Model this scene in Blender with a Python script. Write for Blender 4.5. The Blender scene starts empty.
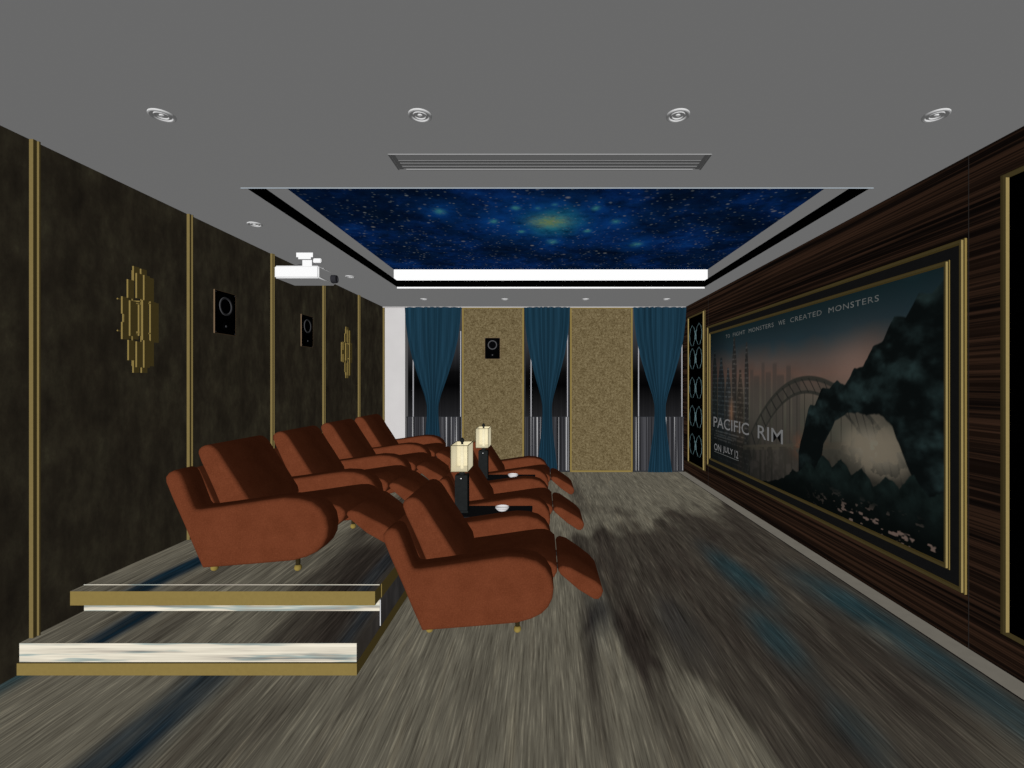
import bpy, bmesh, math, random
import numpy as np
from mathutils import Vector, Matrix

PI = math.pi
random.seed(7)
C = bpy.context.scene.collection
sc = bpy.context.scene

# ------------------------------------------------------------------ light levels of the room
AMB = 0.136            # ambient level (dim room)
# ------------------------------------------------------------------ helpers: colour
def s2l(v):
    v = v / 255.0
    return v / 12.92 if v <= 0.04045 else ((v + 0.055) / 1.055) ** 2.4
def F(r, g, b):        # albedo of a surface measured where it is fully lit
    return tuple(min(1.0, s2l(c)) for c in (r, g, b)) + (1,)
def N(r, g, b):        # albedo of a surface measured where only the room's ambient light reaches it
    return tuple(min(1.0, s2l(c) / AMB) for c in (r, g, b)) + (1,)

# ------------------------------------------------------------------ helpers: materials
class G:
    """small wrapper around a node tree"""
    def __init__(s, name):
        s.m = bpy.data.materials.new(name); s.m.use_nodes = True
        s.t = s.m.node_tree; s.t.nodes.clear()
        s.out = s.n('ShaderNodeOutputMaterial')
    def n(s, typ, **kw):
        x = s.t.nodes.new(typ)
        for k, v in kw.items(): setattr(x, k, v)
        return x
    def l(s, a, b): s.t.links.new(a, b)
    def coords(s, scale=(1, 1, 1), rot=(0, 0, 0)):
        tc = s.n('ShaderNodeTexCoord'); mp = s.n('ShaderNodeMapping')
        mp.inputs['Scale'].default_value = scale; mp.inputs['Rotation'].default_value = rot
        s.l(tc.outputs['Object'], mp.inputs['Vector']); return mp.outputs['Vector']
    def noise(s, vec, scale, detail=3, rough=0.55):
        x = s.n('ShaderNodeTexNoise'); x.inputs['Scale'].default_value = scale
        x.inputs['Detail'].default_value = detail; x.inputs['Roughness'].default_value = rough
        s.l(vec, x.inputs['Vector']); return x.outputs['Fac']
    def ramp(s, fac, stops):
        x = s.n('ShaderNodeValToRGB'); e = x.color_ramp.elements
        while len(e) < len(stops): e.new(0.5)
        for i, (p, c) in enumerate(stops):
            e[i].position = p; e[i].color = c if len(c) == 4 else tuple(c) + (1,)
        s.l(fac, x.inputs['Fac']); return x.outputs['Color']
    def mix(s, fac, a, b, mode='MIX'):
        x = s.n('ShaderNodeMix', data_type='RGBA', blend_type=mode)
        for sock, v in ((x.inputs[0], fac), (x.inputs[6], a), (x.inputs[7], b)):
            if isinstance(v, (int, float, tuple)): sock.default_value = v
            else: s.l(v, sock)
        return x.outputs[2]
    def surf(s, color, rough=0.8, spec=0.0, metal=0.0, bump=None, bs=0.1):
        p = s.n('ShaderNodeBsdfPrincipled')
        p.inputs['Roughness'].default_value = rough
        p.inputs['Specular IOR Level'].default_value = spec
        p.inputs['Metallic'].default_value = metal
        if isinstance(color, tuple): p.inputs['Base Color'].default_value = color
        else: s.l(color, p.inputs['Base Color'])
        if bump is not None:
            b = s.n('ShaderNodeBump'); b.inputs['Strength'].default_value = bs; b.inputs['Distance'].default_value = 0.01
            s.l(bump, b.inputs['Height']); s.l(b.outputs['Normal'], p.inputs['Normal'])
        s.l(p.outputs['BSDF'], s.out.inputs['Surface']); s.p = p
        return s.m

def plain(name, col, var=0.06, scale=40, rough=0.8, spec=0.0):
    g = G(name); f = g.noise(g.coords(), scale)
    a = tuple(c * (1 - var) for c in col[:3]) + (1,); b = tuple(min(1, c * (1 + var)) for c in col[:3]) + (1,)
    return g.surf(g.ramp(f, [(0.3, a), (0.7, b)]), rough, spec)

M = {}
M['white'] = plain('white_paint', (1, 1, 1, 1), 0.0)
M['ceiling'] = plain('ceiling_paint', N(103, 103, 103), 0.005)
M['black'] = plain('black_matt', (0.0006, 0.0006, 0.0006, 1), 0.1)
M['gold'] = plain('brushed_gold', F(138, 119, 68), 0.04, 60)
M['gold_batten'] = plain('aged_gold_batten', F(126, 110, 68), 0.04, 60)
M['gold_pale'] = plain('pale_gold', F(150, 132, 84), 0.04, 60)
M['brass'] = plain('brass_feet', F(150, 130, 68), 0.05, 60)
M['grey_vent'] = plain('vent_grey', N(84, 84, 84), 0.02)
M['grey_slat'] = plain('vent_slat_grey', N(62, 62, 62), 0.02)
M['white_metal'] = plain('white_plastic', (0.97, 0.97, 0.97, 1), 0.01)
M['vent_edge'] = plain('vent_edge_grey', F(158, 158, 158), 0.02)
M['bead'] = plain('tray_edge_bead', F(176, 186, 194), 0.02)
M['chrome'] = plain('satin_chrome', F(222, 222, 222), 0.03)
M['dark_grey'] = plain('dark_lens', F(52, 52, 56), 0.1)
M['foot_stem'] = plain('dark_bronze_stem', F(52, 44, 26), 0.1)
M['cable'] = plain('grey_cable', F(70, 70, 72), 0.05)
M['tabletop'] = plain('black_lacquer', N(10, 10, 11), 0.05, rough=0.4)
M['lamp_base'] = plain('charcoal_ceramic', F(34, 36, 36), 0.12, 30)
M['matboard'] = plain('black_mat_board', N(15, 15, 15), 0.06)
M['speaker'] = plain('black_speaker', (0.0012, 0.0012, 0.0014, 1), 0.1)
M['cone'] = plain('speaker_cone', (0.0022, 0.0022, 0.0028, 1), 0.1)
M['speaker_ring'] = plain('speaker_ring_grey', (0.085, 0.085, 0.09, 1), 0.05)
M['speaker_edge'] = plain('speaker_edge_brown', F(120, 100, 78), 0.05)
M['border'] = plain('stone_border', N(100, 96, 88), 0.05, 12)
M['dark_line'] = plain('dark_joint', N(22, 20, 19), 0.05)
M['porcelain'] = plain('white_porcelain', F(240, 238, 238), 0.01)
M['bowl_band'] = plain('bowl_band_grey', F(196, 192, 192), 0.1, 200)
M['turquoise'] = plain('pale_turquoise_metal', F(96, 122, 126), 0.5, 90)

def m_sofa():
    g = G('russet_velvet'); v = g.coords()
    f = g.noise(v, 130, 3, 0.7); f2 = g.noise(v, 9, 3, 0.6)
    c = g.ramp(f, [(0.25, F(90, 46, 27)), (0.55, F(110, 59, 37)), (0.8, F(130, 74, 48))])
    c = g.mix(0.35, c, g.ramp(f2, [(0.3, F(94, 47, 28)), (0.7, F(120, 65, 42))]))
    return g.surf(c, 0.9, 0.0)
M['sofa'] = m_sofa()

def m_leftwall():
    g = G('bronze_stucco'); v = g.coords((1, 1, 0.55))
    f = g.noise(v, 6.5, 8, 0.7); f2 = g.noise(g.coords((1, 6, 1.0)), 3.0, 5, 0.6)
    c = g.ramp(f, [(0.3, N(17, 15, 12)), (0.48, N(29, 26, 20)), (0.62, N(40, 37, 28)), (0.75, N(54, 52, 38))])
    c = g.mix(0.35, c, g.ramp(f2, [(0.3, N(25, 21, 16)), (0.7, N(38, 33, 25))]))
    return g.surf(c, 0.9, 0.0)
M['leftwall'] = m_leftwall()

def m_zebrano():
    g = G('zebrano_veneer')
    f = g.noise(g.coords((1, 0.35, 54)), 1.0, 4, 0.62)
    f2 = g.noise(g.coords((1, 0.12, 7)), 1.0, 3, 0.5)
    c = g.ramp(f, [(0.38, N(6, 4, 3)), (0.48, N(15, 10, 8)), (0.55, N(39, 26, 18)), (0.68, N(56, 38, 28))])
    c = g.mix(0.4, c, g.ramp(f2, [(0.38, N(10, 7, 6)), (0.65, N(35, 23, 16))]))
    return g.surf(c, 0.7, 0.0)
M['zebrano'] = m_zebrano()

def m_wallpaper():
    g = G('gold_damask_paper'); v = g.coords()
    f = g.noise(v, 26, 5, 0.7); f2 = g.noise(v, 70, 3, 0.6)
    c = g.ramp(f, [(0.36, F(76, 62, 36)), (0.5, F(110, 95, 66)), (0.64, F(140, 127, 96))])
    c2 = g.ramp(f2, [(0.36, F(66, 53, 28)), (0.64, F(136, 123, 92))])
    # small repeat of the damask: a soft diamond lattice of darker sprigs
    tc = g.n('ShaderNodeTexCoord'); mp = g.n('ShaderNodeMapping'); mp.inputs['Scale'].default_value = (4.2, 0, 4.2)
    mp.inputs['Rotation'].default_value = (0, math.radians(45), 0)
    g.l(tc.outputs['Object'], mp.inputs['Vector'])
    vo = g.n('ShaderNodeTexVoronoi'); vo.inputs['Scale'].default_value = 1.0; vo.inputs['Randomness'].default_value = 0.1
    g.l(mp.outputs['Vector'], vo.inputs['Vector'])
    spr = g.ramp(vo.outputs['Distance'], [(0.08, (0.78, 0.76, 0.72)), (0.34, (1, 1, 1))])
    return g.surf(g.mix(0.8, g.mix(0.5, c, c2), spr, 'MULTIPLY'), 0.8, 0.0)
M['wallpaper'] = m_wallpaper()

def m_curtain():
    g = G('petrol_blue_drape'); f = g.noise(g.coords((30, 1, 0.6)), 1.5, 3)
    return g.surf(g.ramp(f, [(0.3, F(25, 51, 66)), (0.7, F(31, 62, 80))]), 0.95, 0.0)
M['curtain'] = m_curtain()
M['whitewall'] = plain('white_marble_wall', F(206, 203, 202), 0.03, 3)

def m_night():
    g = G('dark_window_glass')
    tc = g.n('ShaderNodeTexCoord'); sp = g.n('ShaderNodeSeparateXYZ'); g.l(tc.outputs['Object'], sp.inputs[0])
    mr = g.n('ShaderNodeMapRange'); mr.inputs[1].default_value = 0.9; mr.inputs[2].default_value = 2.8
    g.l(sp.outputs['Z'], mr.inputs[0])
    c = g.ramp(mr.outputs[0], [(0.0, F(36, 36, 38)), (0.2, F(18, 18, 19)), (0.3, F(4, 4, 5)), (0.42, F(12, 12, 13)), (0.62, F(46, 47, 50)), (1.0, F(70, 72, 76))])  # lighter top and bottom: a reflection painted into the glass colour
    f = g.noise(g.coords((60, 0.01, 0.02)), 1.0, 3)
    return g.surf(g.mix(0.6, c, g.ramp(f, [(0.35, (0.45, 0.45, 0.45)), (0.65, (1.2, 1.2, 1.2))]), 'MULTIPLY'), 0.6, 0.0)
M['night'] = m_night()

def m_sheer():
    g = G('striped_grey_sheer'); f = g.noise(g.coords((22, 0.01, 0.05)), 1.0, 4, 0.8)
    return g.surf(g.ramp(f, [(0.38, F(20, 20, 22)), (0.46, F(44, 44, 47)), (0.54, F(66, 66, 70)), (0.58, F(92, 92, 96)), (0.615, F(215, 215, 215))]), 0.8, 0.0)
M['sheer'] = m_sheer()
M['bar_white'] = plain('pale_window_bar', F(168, 168, 172), 0.05)
M['reveal'] = plain('dark_reveal', F(48, 50, 54), 0.2, 20)

def m_carpet(name, along='y'):
    g = G(name)
    at = g.n('ShaderNodeAttribute'); at.attribute_name = 'Col'
    sc_ = {'y': (95, 3.2, 1), 'x': (1.3, 1, 55)}[along]
    sc2 = {'y': (17, 0.9, 1), 'x': (0.9, 1, 18)}[along]
    f = g.noise(g.coords(sc_), 1.0, 4, 0.65); f2 = g.noise(g.coords(sc2), 1.0, 3, 0.6)
    a = g.ramp(f, [(0.3, (0.45, 0.43, 0.41)), (0.47, (0.9, 0.89, 0.88)), (0.56, (1.06, 1.06, 1.04)), (0.68, (1.75, 1.73, 1.68))])
    b = g.ramp(f2, [(0.32, (0.72, 0.72, 0.72)), (0.55, (1, 1, 1)), (0.75, (1.14, 1.11, 1.06))])
    c = g.mix(1.0, g.mix(1.0, at.outputs['Color'], a, 'MULTIPLY'), b, 'MULTIPLY')
    return g.surf(c, 0.95, 0.0)
M['carpet'] = m_carpet('abstract_carpet', 'y')
def m_riser():
    g = G('riser_carpet')
    f = g.noise(g.coords((1.1, 1, 42)), 1.0, 4, 0.6); f2 = g.noise(g.coords((0.9, 1, 16)), 1.7, 3, 0.6)
    c = g.ramp(f, [(0.3, F(150, 140, 132)), (0.45, F(216, 208, 190)), (0.6, F(240, 232, 212)), (0.8, F(246, 241, 226))])
    b = g.ramp(f2, [(0.0, (1, 1, 1)), (0.52, (1, 1, 1)), (0.6, (0.42, 0.58, 0.68)), (0.68, (0.5, 0.52, 0.54)), (0.76, (0.9, 0.88, 0.85))])
    return g.surf(g.mix(0.9, c, b, 'MULTIPLY'), 0.9, 0.0)
M['riser'] = m_riser()

def m_vcol(name):
    g = G(name); at = g.n('ShaderNodeAttribute'); at.attribute_name = 'Col'
    return g.surf(at.outputs['Color'], 0.6, 0.0)
M['print'] = m_vcol('poster_print')
M['lettering'] = plain('pale_print_ink', N(112, 110, 104), 0.12, 25)
M['lettering_dim'] = plain('dim_print_ink', N(84, 86, 84), 0.2, 12)

def m_stars():
    g = G('starry_panel')
    tc = g.n('ShaderNodeTexCoord'); v = tc.outputs['Object']
    f = g.noise(v, 1.7, 8, 0.66); f2 = g.noise(v, 5.0, 6, 0.75); f3 = g.noise(v, 14, 4, 0.7)
    base = g.ramp(f, [(0.36, N(3, 13, 30)), (0.5, N(3, 19, 45)), (0.62, N(5, 29, 70)), (0.76, N(9, 44, 92))])
    base = g.mix(0.7, base, g.ramp(f2, [(0.36, (0.4, 0.45, 0.5)), (0.64, (1.35, 1.35, 1.3))]), 'MULTIPLY')
    def glow(x, y, rx, ry, c, amt, nz):
        nonlocal base
        mp = g.n('ShaderNodeMapping'); mp.inputs['Location'].default_value = (-x / rx, -y / ry, 0); mp.inputs['Scale'].default_value = (1 / rx, 1 / ry, 0)
        g.l(v, mp.inputs['Vector'])
        gr = g.n('ShaderNodeTexGradient', gradient_type='QUADRATIC_SPHERE'); g.l(mp.outputs['Vector'], gr.inputs['Vector'])
        mr = g.n('ShaderNodeMapRange'); mr.inputs[1].default_value = 0.34; mr.inputs[2].default_value = 0.66; mr.inputs[3].default_value = 0.25; mr.inputs[4].default_value = 1.5
        g.l(nz, mr.inputs[0])
        k = g.n('ShaderNodeMath', operation='MULTIPLY'); g.l(gr.outputs['Fac'], k.inputs[0]); g.l(mr.outputs[0], k.inputs[1])
        k2 = g.n('ShaderNodeMath', operation='MULTIPLY', use_clamp=True); g.l(k.outputs[0], k2.inputs[0]); k2.inputs[1].default_value = amt
        base = g.mix(k2.outputs[0], base, c)
    glow(0.06, 4.5, 1.3, 1.1, N(8, 48, 100), 1.1, f2)
    glow(0.09, 4.5, 0.46, 0.62, N(26, 92, 104), 1.5, f2)
    glow(0.06, 4.47, 0.30, 0.26, N(84, 112, 74), 1.6, f3)
    for x, y, r in ((-0.48, 4.46, 0.1), (-0.25, 4.12, 0.09), (-0.05, 4.12, 0.06), (0.10, 4.04, 0.06), (0.47, 4.12, 0.09), (0.70, 4.46, 0.1), (0.45, 4.74, 0.09), (-0.23, 4.76, 0.09), (0.10, 5.1, 0.13), (-0.95, 4.2, 0.12), (1.05, 5.2, 0.14)):
        glow(x, y, r * 2.6, r * 3.6, N(6, 46, 98), 1.2, f2); glow(x, y, r * 0.8, r * 1.1, N(40, 92, 100), 1.3, f3)
    col = base
    for scale, rad, c in ((20, 0.28, (0.5, 0.6, 0.58)), (10, 0.2, (0.8, 0.9, 0.88)), (4.2, 0.12, (1, 1, 0.97)), (1.7, 0.06, (1, 1, 1))):
        vo = g.n('ShaderNodeTexVoronoi'); vo.inputs['Scale'].default_value = scale; g.l(v, vo.inputs['Vector'])
        st = g.ramp(vo.outputs['Distance'], [(0.0, (1, 1, 1)), (rad * 0.45, (0.7, 0.7, 0.7)), (rad, (0, 0, 0))])
        w = g.n('ShaderNodeTexWhiteNoise'); g.l(vo.outputs['Position'], w.inputs['Vector'])
        th = g.ramp(w.outputs['Value'], [(0.35, (0, 0, 0)), (1.0, (1, 1, 1))])
        col = g.mix(1.0, col, g.mix(1.0, g.mix(1.0, st, th, 'MULTIPLY'), c + (1,), 'MULTIPLY'), 'SCREEN')
    return g.surf(col, 0.9, 0.0)
M['stars'] = m_stars()

def m_shade():
    g = G('lit_linen_shade'); v = g.coords()
    f = g.noise(v, 40, 4, 0.6)
    tc = g.n('ShaderNodeTexCoord'); mp = g.n('ShaderNodeMapping'); mp.inputs['Scale'].default_value = (6, 4, 5.5)
    mp.inputs['Location'].default_value = (0, 0, -2.5)
    g.l(tc.outputs['Object'], mp.inputs['Vector'])
    gr = g.n('ShaderNodeTexGradient', gradient_type='SPHERICAL'); g.l(mp.outputs['Vector'], gr.inputs['Vector'])
    c = g.ramp(f, [(0.3, F(154, 145, 118)), (0.7, F(168, 158, 128))])
    m = g.surf(c, 0.9, 0.0)
    e = g.ramp(gr.outputs['Fac'], [(0.0, F(182, 172, 140)), (1.0, F(206, 200, 178))])
    g.l(e, g.p.inputs['Emission Color']); g.p.inputs['Emission Strength'].default_value = 0.9
    return m
M['shade'] = m_shade()
def m_clear():
    g = G('clear_shade_pane'); t = g.n('ShaderNodeBsdfTransparent'); d = g.n('ShaderNodeBsdfGlossy'); d.inputs['Roughness'].default_value = 0.1
    mx = g.n('ShaderNodeMixShader'); mx.inputs[0].default_value = 0.03
    g.l(t.outputs[0], mx.inputs[1]); g.l(d.outputs[0], mx.inputs[2]); g.l(mx.outputs[0], g.out.inputs['Surface']); return g.m
M['clear'] = m_clear()
M['shade_edge'] = plain('shade_wire_edge', F(92, 86, 66), 0.05)
def m_lamp():
    g = G('downlight_bulb'); m = g.surf(F(228, 228, 228), 0.5, 0.0)
    return m
M['bulb'] = m_lamp()

# ------------------------------------------------------------------ helpers: geometry
def bm_box(bm, x0, x1, y0, y1, z0, z1):
    r = bmesh.ops.create_cube(bm, size=1.0)
    for v in r['verts']:
        v.co = Vector(((x0 + x1) / 2 + v.co.x * (x1 - x0), (y0 + y1) / 2 + v.co.y * (y1 - y0), (z0 + z1) / 2 + v.co.z * (z1 - z0)))
    return r['verts']
def bm_cyl(bm, p, r, h, axis='z', seg=24, r2=None):
    rot = {'z': Matrix.Identity(4), 'x': Matrix.Rotation(PI / 2, 4, 'Y'), 'y': Matrix.Rotation(-PI / 2, 4, 'X')}[axis]
    return bmesh.ops.create_cone(bm, cap_ends=True, segments=seg, radius1=r, radius2=r if r2 is None else r2, depth=h,
                                 matrix=Matrix.Translation(p) @ rot)['verts']
def bm_lathe(bm, prof, seg=28, axis='z', origin=(0, 0, 0)):
    rings = []
    for r, h in prof:
        ring = []
        for i in range(seg):
            a = 2 * PI * i / seg
            p = (r * math.cos(a), r * math.sin(a), h)
            if axis == 'x': p = (h, p[0], p[1])
            if axis == 'y': p = (p[0], h, p[1])
            ring.append(bm.verts.new((p[0] + origin[0], p[1] + origin[1], p[2] + origin[2])))
        rings.append(ring)
    for a, b in zip(rings, rings[1:]):
        for i in range(seg):
            j = (i + 1) % seg
            bm.faces.new((a[i], a[j], b[j], b[i]))
def bm_tube(bm, pts, r, seg=8, closed=False):
    n = len(pts); pts = [Vector(p) for p in pts]; rings = []
    for i, p in enumerate(pts):
        a = pts[(i - 1) % n] if (closed or i > 0) else p
        b = pts[(i + 1) % n] if (closed or i < n - 1) else p
        t = (b - a).normalized()
        up = Vector((0, 0, 1)) if abs(t.z) < 0.9 else Vector((1, 0, 0))
        s = t.cross(up).normalized(); u = s.cross(t).normalized()
        rings.append([bm.verts.new(p + r * (math.cos(2 * PI * k / seg) * s + math.sin(2 * PI * k / seg) * u)) for k in range(seg)])
    m = n if closed else n - 1
    for i in range(m):
        a, b = rings[i], rings[(i + 1) % n]
        # align rings
        for k in range(seg):
            l = (k + 1) % seg
            bm.faces.new((a[k], a[l], b[l], b[k]))
    if not closed:
        bm.faces.new(list(reversed(rings[0]))); bm.faces.new(rings[-1])
def catmull(pts, n=4):
    P = [Vector(p) for p in pts]; out = []
    for i in range(len(P)):
        p0, p1, p2, p3 = P[i - 1], P[i], P[(i + 1) % len(P)], P[(i + 2) % len(P)]
        for k in range(n):
            t = k / n
            out.append(0.5 * ((2 * p1) + (-p0 + p2) * t + (2 * p0 - 5 * p1 + 4 * p2 - p3) * t * t + (-p0 + 3 * p1 - 3 * p2 + p3) * t ** 3))
    return out
def rounded_prism(bm, prof, y0, y1, rad, seg=4, bulge=0.0):
    """profile in x,z drawn out along y, both ends rounded over"""
    prof = [Vector((p[0], p[1])) for p in prof]
    area = sum(a.x * b.y - b.x * a.y for a, b in zip(prof, prof[1:] + prof[:1]))
    if area < 0: prof.reverse()
    n = len(prof)
    nor = []
    for i in range(n):
        t = (prof[(i + 1) % n] - prof[i - 1]).normalized()
        nor.append(Vector((t.y, -t.x)))
    steps = []
    for k in range(seg + 1):
        a = (PI / 2) * k / seg
        steps.append((rad * (1 - math.sin(a)), rad * (1 - math.cos(a))))     # inset, depth from end
    rings = []
    def ring(inset, y): return [bm.verts.new((prof[i].x - nor[i].x * inset, y, prof[i].y - nor[i].y * inset)) for i in range(n)]
    for ins, dep in steps: rings.append(ring(ins, y0 + dep))
    for ins, dep in list(reversed(steps)): rings.append(ring(ins, y1 - dep))
    for a, b in zip(rings, rings[1:]):
        for i in range(n):
            j = (i + 1) % n
            bm.faces.new((a[i], a[j], b[j], b[i]))
    bm.faces.new(rings[0][::-1]); bm.faces.new(rings[-1])
    bmesh.ops.recalc_face_normals(bm, faces=bm.faces[:])

def obj(name, bm, mat, parent=None, smooth=False, loc=None, angle=None):
    me = bpy.data.meshes.new(name)
    bmesh.ops.recalc_face_normals(bm, faces=bm.faces[:])
    bm.to_mesh(me); bm.free()
    me.materials.append(mat)
    if smooth:
        me.polygons.foreach_set('use_smooth', [True] * len(me.polygons))
        if angle: me.set_sharp_from_angle(angle=math.radians(angle))
    o = bpy.data.objects.new(name, me); C.objects.link(o)
    if parent: o.parent = parent
    if loc: o.location = loc
    return o
def boxes(name, mat, parent, *bx, bev=0.0):
    bm = bmesh.new()
    for b in bx: bm_box(bm, *b)
    if bev:
        bmesh.ops.bevel(bm, geom=bm.edges[:], offset=bev, segments=2, affect='EDGES')
    return obj(name, bm, mat, parent)
def tag(o, label, cat, group=None):
    o['label'] = label; o['category'] = cat
    if group: o['group'] = group
    return o
def thing(name, label, cat, loc=(0, 0, 0), group=None):
    o = bpy.data.objects.new(name, None); C.objects.link(o); o.location = loc; o.empty_display_size = 0.1
    return tag(o, label, cat, group)
def struct(o):
    o['kind'] = 'structure'; return o
def dup(root, loc, label):
    r = root.copy(); C.objects.link(r); r.location = loc; r['label'] = label
    for ch in list(root.children):
        c = ch.copy(); C.objects.link(c); c.parent = r
        for gch in list(ch.children):
            d = gch.copy(); C.objects.link(d); d.parent = c
    return r

# ------------------------------------------------------------------ numpy value noise
def vnoise(x, y, seed=0):
    xi = np.floor(x).astype(np.int64); yi = np.floor(y).astype(np.int64); xf = x - xi; yf = y - yi
    u = xf * xf * (3 - 2 * xf); v = yf * yf * (3 - 2 * yf)
    def h(a, b):
        n = (a * 374761393 + b * 668265263 + seed * 982451653) & 0x7fffffff
        n = ((n ^ (n >> 13)) * 1274126177) & 0x7fffffff
        return ((n ^ (n >> 16)) & 0xffff) / 65535.0
    return (h(xi, yi) * (1 - u) + h(xi + 1, yi) * u) * (1 - v) + (h(xi, yi + 1) * (1 - u) + h(xi + 1, yi + 1) * u) * v
def fbm(x, y, seed=0, o=4):
    s = 0; a = 0.5; t = 0
    for i in range(o):
        s = s + a * vnoise(x * 2 ** i, y * 2 ** i, seed + i); t += a; a *= 0.5
    return s / t
def sstep(a, b, x):
    t = np.clip((x - a) / (b - a), 0, 1); return t * t * (3 - 2 * t)
def srgb_lin(c):
    c = np.asarray(c, dtype=float) / 255.0
    return np.where(c <= 0.04045, c / 12.92, ((c + 0.055) / 1.055) ** 2.4)

def grid_mesh(name, P, col, mat, parent=None):
    """P: (ny, nx, 3) positions, col: (ny, nx, 3) linear colours"""
    ny, nx = P.shape[:2]
    idx = np.arange(ny * nx).reshape(ny, nx)
    q = np.stack([idx[:-1, :-1], idx[:-1, 1:], idx[1:, 1:], idx[1:, :-1]], -1).reshape(-1, 4)
    me = bpy.data.meshes.new(name)
    me.from_pydata(P.reshape(-1, 3).tolist(), [], q.tolist())
    a = me.color_attributes.new('Col', 'FLOAT_COLOR', 'POINT')
    rgba = np.ones((ny * nx, 4), dtype=np.float32); rgba[:, :3] = col.reshape(-1, 3)
    a.data.foreach_set('color', rgba.ravel())
    me.materials.append(mat)
    o = bpy.data.objects.new(name, me); C.objects.link(o)
    if parent: o.parent = parent
    return o

# ------------------------------------------------------------------ room dimensions (metres, camera at the origin, looking along +Y)
CAMZ, FPX, VX, VY = 1.51, 460.0, 543.5, 383.0
XL, XR, YB, YN, ZC = -2.72, 2.41, 7.81, -0.5, 2.80
PX, PZ, SZ = -0.968, 0.314, 0.161           # platform edge, platform height, first step height
S1, S2 = 2.387, 2.723                        # step riser positions
def ydep(px, X): return FPX * X / (px - VX)
def zat(py, d): return CAMZ - (py - VY) * d / FPX

# ------------------------------------------------------------------ floor carpet
LIGHT, DARK, BLUE, TEAL = (np.array(srgb_lin(c)) / AMB for c in ((95, 91, 80), (45, 40, 36), (20, 38, 50), (32, 52, 57)))
def carpet_colour(X, Y):
    wx = X + 0.10 * (fbm(X * 3, Y * 0.9, 31) - 0.5); wy = Y + 0.5 * (fbm(X * 2.5, Y * 0.8, 47) - 0.5)
    n = fbm(wx * 2.4, wy * 0.55, 3); n2 = fbm(wx * 7, wy * 0.9, 11); n3 = fbm(wx * 16, wy * 1.2, 23)
    def blob(cx, cy, rx, ry):
        e = ((wx - cx) / rx) ** 2 + ((wy - cy) / ry) ** 2
        return np.exp(-e ** 1.5)
    ylo = np.interp(wx, [.22, .4, .77, .92, 1.02], [3.0, 2.72, 2.5, 2.1, 0.8]); yhi = np.interp(wx, [.2, .45, 1.0, 1.5, 2.4], [4.2, 4.9, 5.0, 5.5, 5.6])
    reg = np.minimum(np.minimum((wx - 0.3) / 0.14, (wy - ylo) / 0.35), (yhi - wy) / 0.45)
    n5 = fbm(wx * 4.0, wy * 1.5, 53)
    reg = np.clip(reg, -2, 1.6) + 2.6 * (n5 - 0.5) + 2.2 * (n2 - 0.5)
    dark = 0.92 * sstep(-0.5, 0.8, reg)
    dark = dark + 0.75 * blob(0.28, 2.75, 0.05, 0.85) + 0.6 * blob(0.56, 2.2, 0.09, 0.75) + 0.6 * blob(0.45, 6.2, 0.12, 0.8) + 0.35 * blob(0.6, 5.4, 0.3, 0.25)
    dark = dark + 0.35 * blob(-0.95, 1.95, 0.06, 0.6) + 0.55 * blob(-1.28, 2.0, 0.16, 0.5) + 0.25 * blob(-0.35, 2.2, 0.1, 0.5) + 0.75 * np.exp(-((wx + 1.50) / 0.045) ** 2) * (Y < 3)
    dark = dark - 0.35 * blob(1.95, 1.75, 0.3, 0.3) - 0.25 * sstep(0.5, 0.75, n3)
    dark = dark + 0.3 * (n2 - 0.5) + 0.45 * (n3 - 0.5)
    dark = np.clip(dark, 0, 1)
    blue = 0.9 * blob(1.53, 3.65, 0.13, 0.62) + 0.85 * blob(1.36, 2.75, 0.11, 0.32) + 0.95 * blob(2.12, 2.6, 0.15, 1.0) + 0.5 * blob(1.36, 2.05, 0.1, 0.25) + 0.5 * blob(2.0, 3.4, 0.16, 0.5)
    blue = blue + 0.9 * blob(-2.69, 2.0, 0.09, 2.5)
    blue = np.clip(blue * (0.75 + 0.7 * (n3 - 0.3)), 0, 1)
    navy = 1.0 * np.exp(-((wx + 1.72) / 0.14) ** 4) * (Y < 3.0) + 0.3 * blob(0.36, 2.95, 0.1, 0.45) + 0.25 * blob(0.85, 2.95, 0.12, 0.4)
    navy = np.clip(navy * (0.85 + 0.8 * (n3 - 0.4)), 0, 1)
    c = LIGHT + (DARK - LIGHT) * dark[..., None]
    c = c + (TEAL - c) * blue[..., None]
    return c + (BLUE * 0.75 - c) * navy[..., None]
def platform_colour(X, Y):
    wx = X + 0.06 * (fbm(X * 3, Y * 0.9, 31) - 0.5); wy = Y
    n2 = fbm(wx * 7, wy * 0.9, 11); n3 = fbm(wx * 18, wy * 1.0, 23)
    dark = 0.95 * sstep(-1.75, -1.3, wx + 0.35 * (n2 - 0.5)) + 0.55 * np.exp(-((wx + 2.1) / 0.1) ** 2) + 0.35 * (n3 - 0.5) + 0.3 * (n2 - 0.5)
    dark = dark - 0.5 * sstep(3.2, 3.8, Y) * sstep(-1.45, -1.3, wx) * sstep(-1.0, -1.2, wx)
    dark = np.clip(dark, 0, 1)
    navy = np.clip((np.exp(-((wx + 2.33) / 0.085) ** 4) + 0.5 * np.exp(-((wx + 1.05) / 0.05) ** 2)) * (0.8 + 0.9 * (n3 - 0.4)), 0, 1)
    c = LIGHT + (DARK * 0.9 - LIGHT) * dark[..., None]
    return c + (BLUE * 0.8 - c) * navy[..., None]
def flat_grid(name, x0, x1, y0, y1, z, step, fn, mat, parent=None):
    nx = max(2, int((x1 - x0) / step) + 1); ny = max(2, int((y1 - y0) / (step * 1.6)) + 1)
    X, Y = np.meshgrid(np.linspace(x0, x1, nx), np.linspace(y0, y1, ny))
    P = np.stack([X, Y, np.full_like(X, z)], -1)
    return grid_mesh(name, P, np.clip(fn(X, Y), 0, 1), mat, parent)

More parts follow.
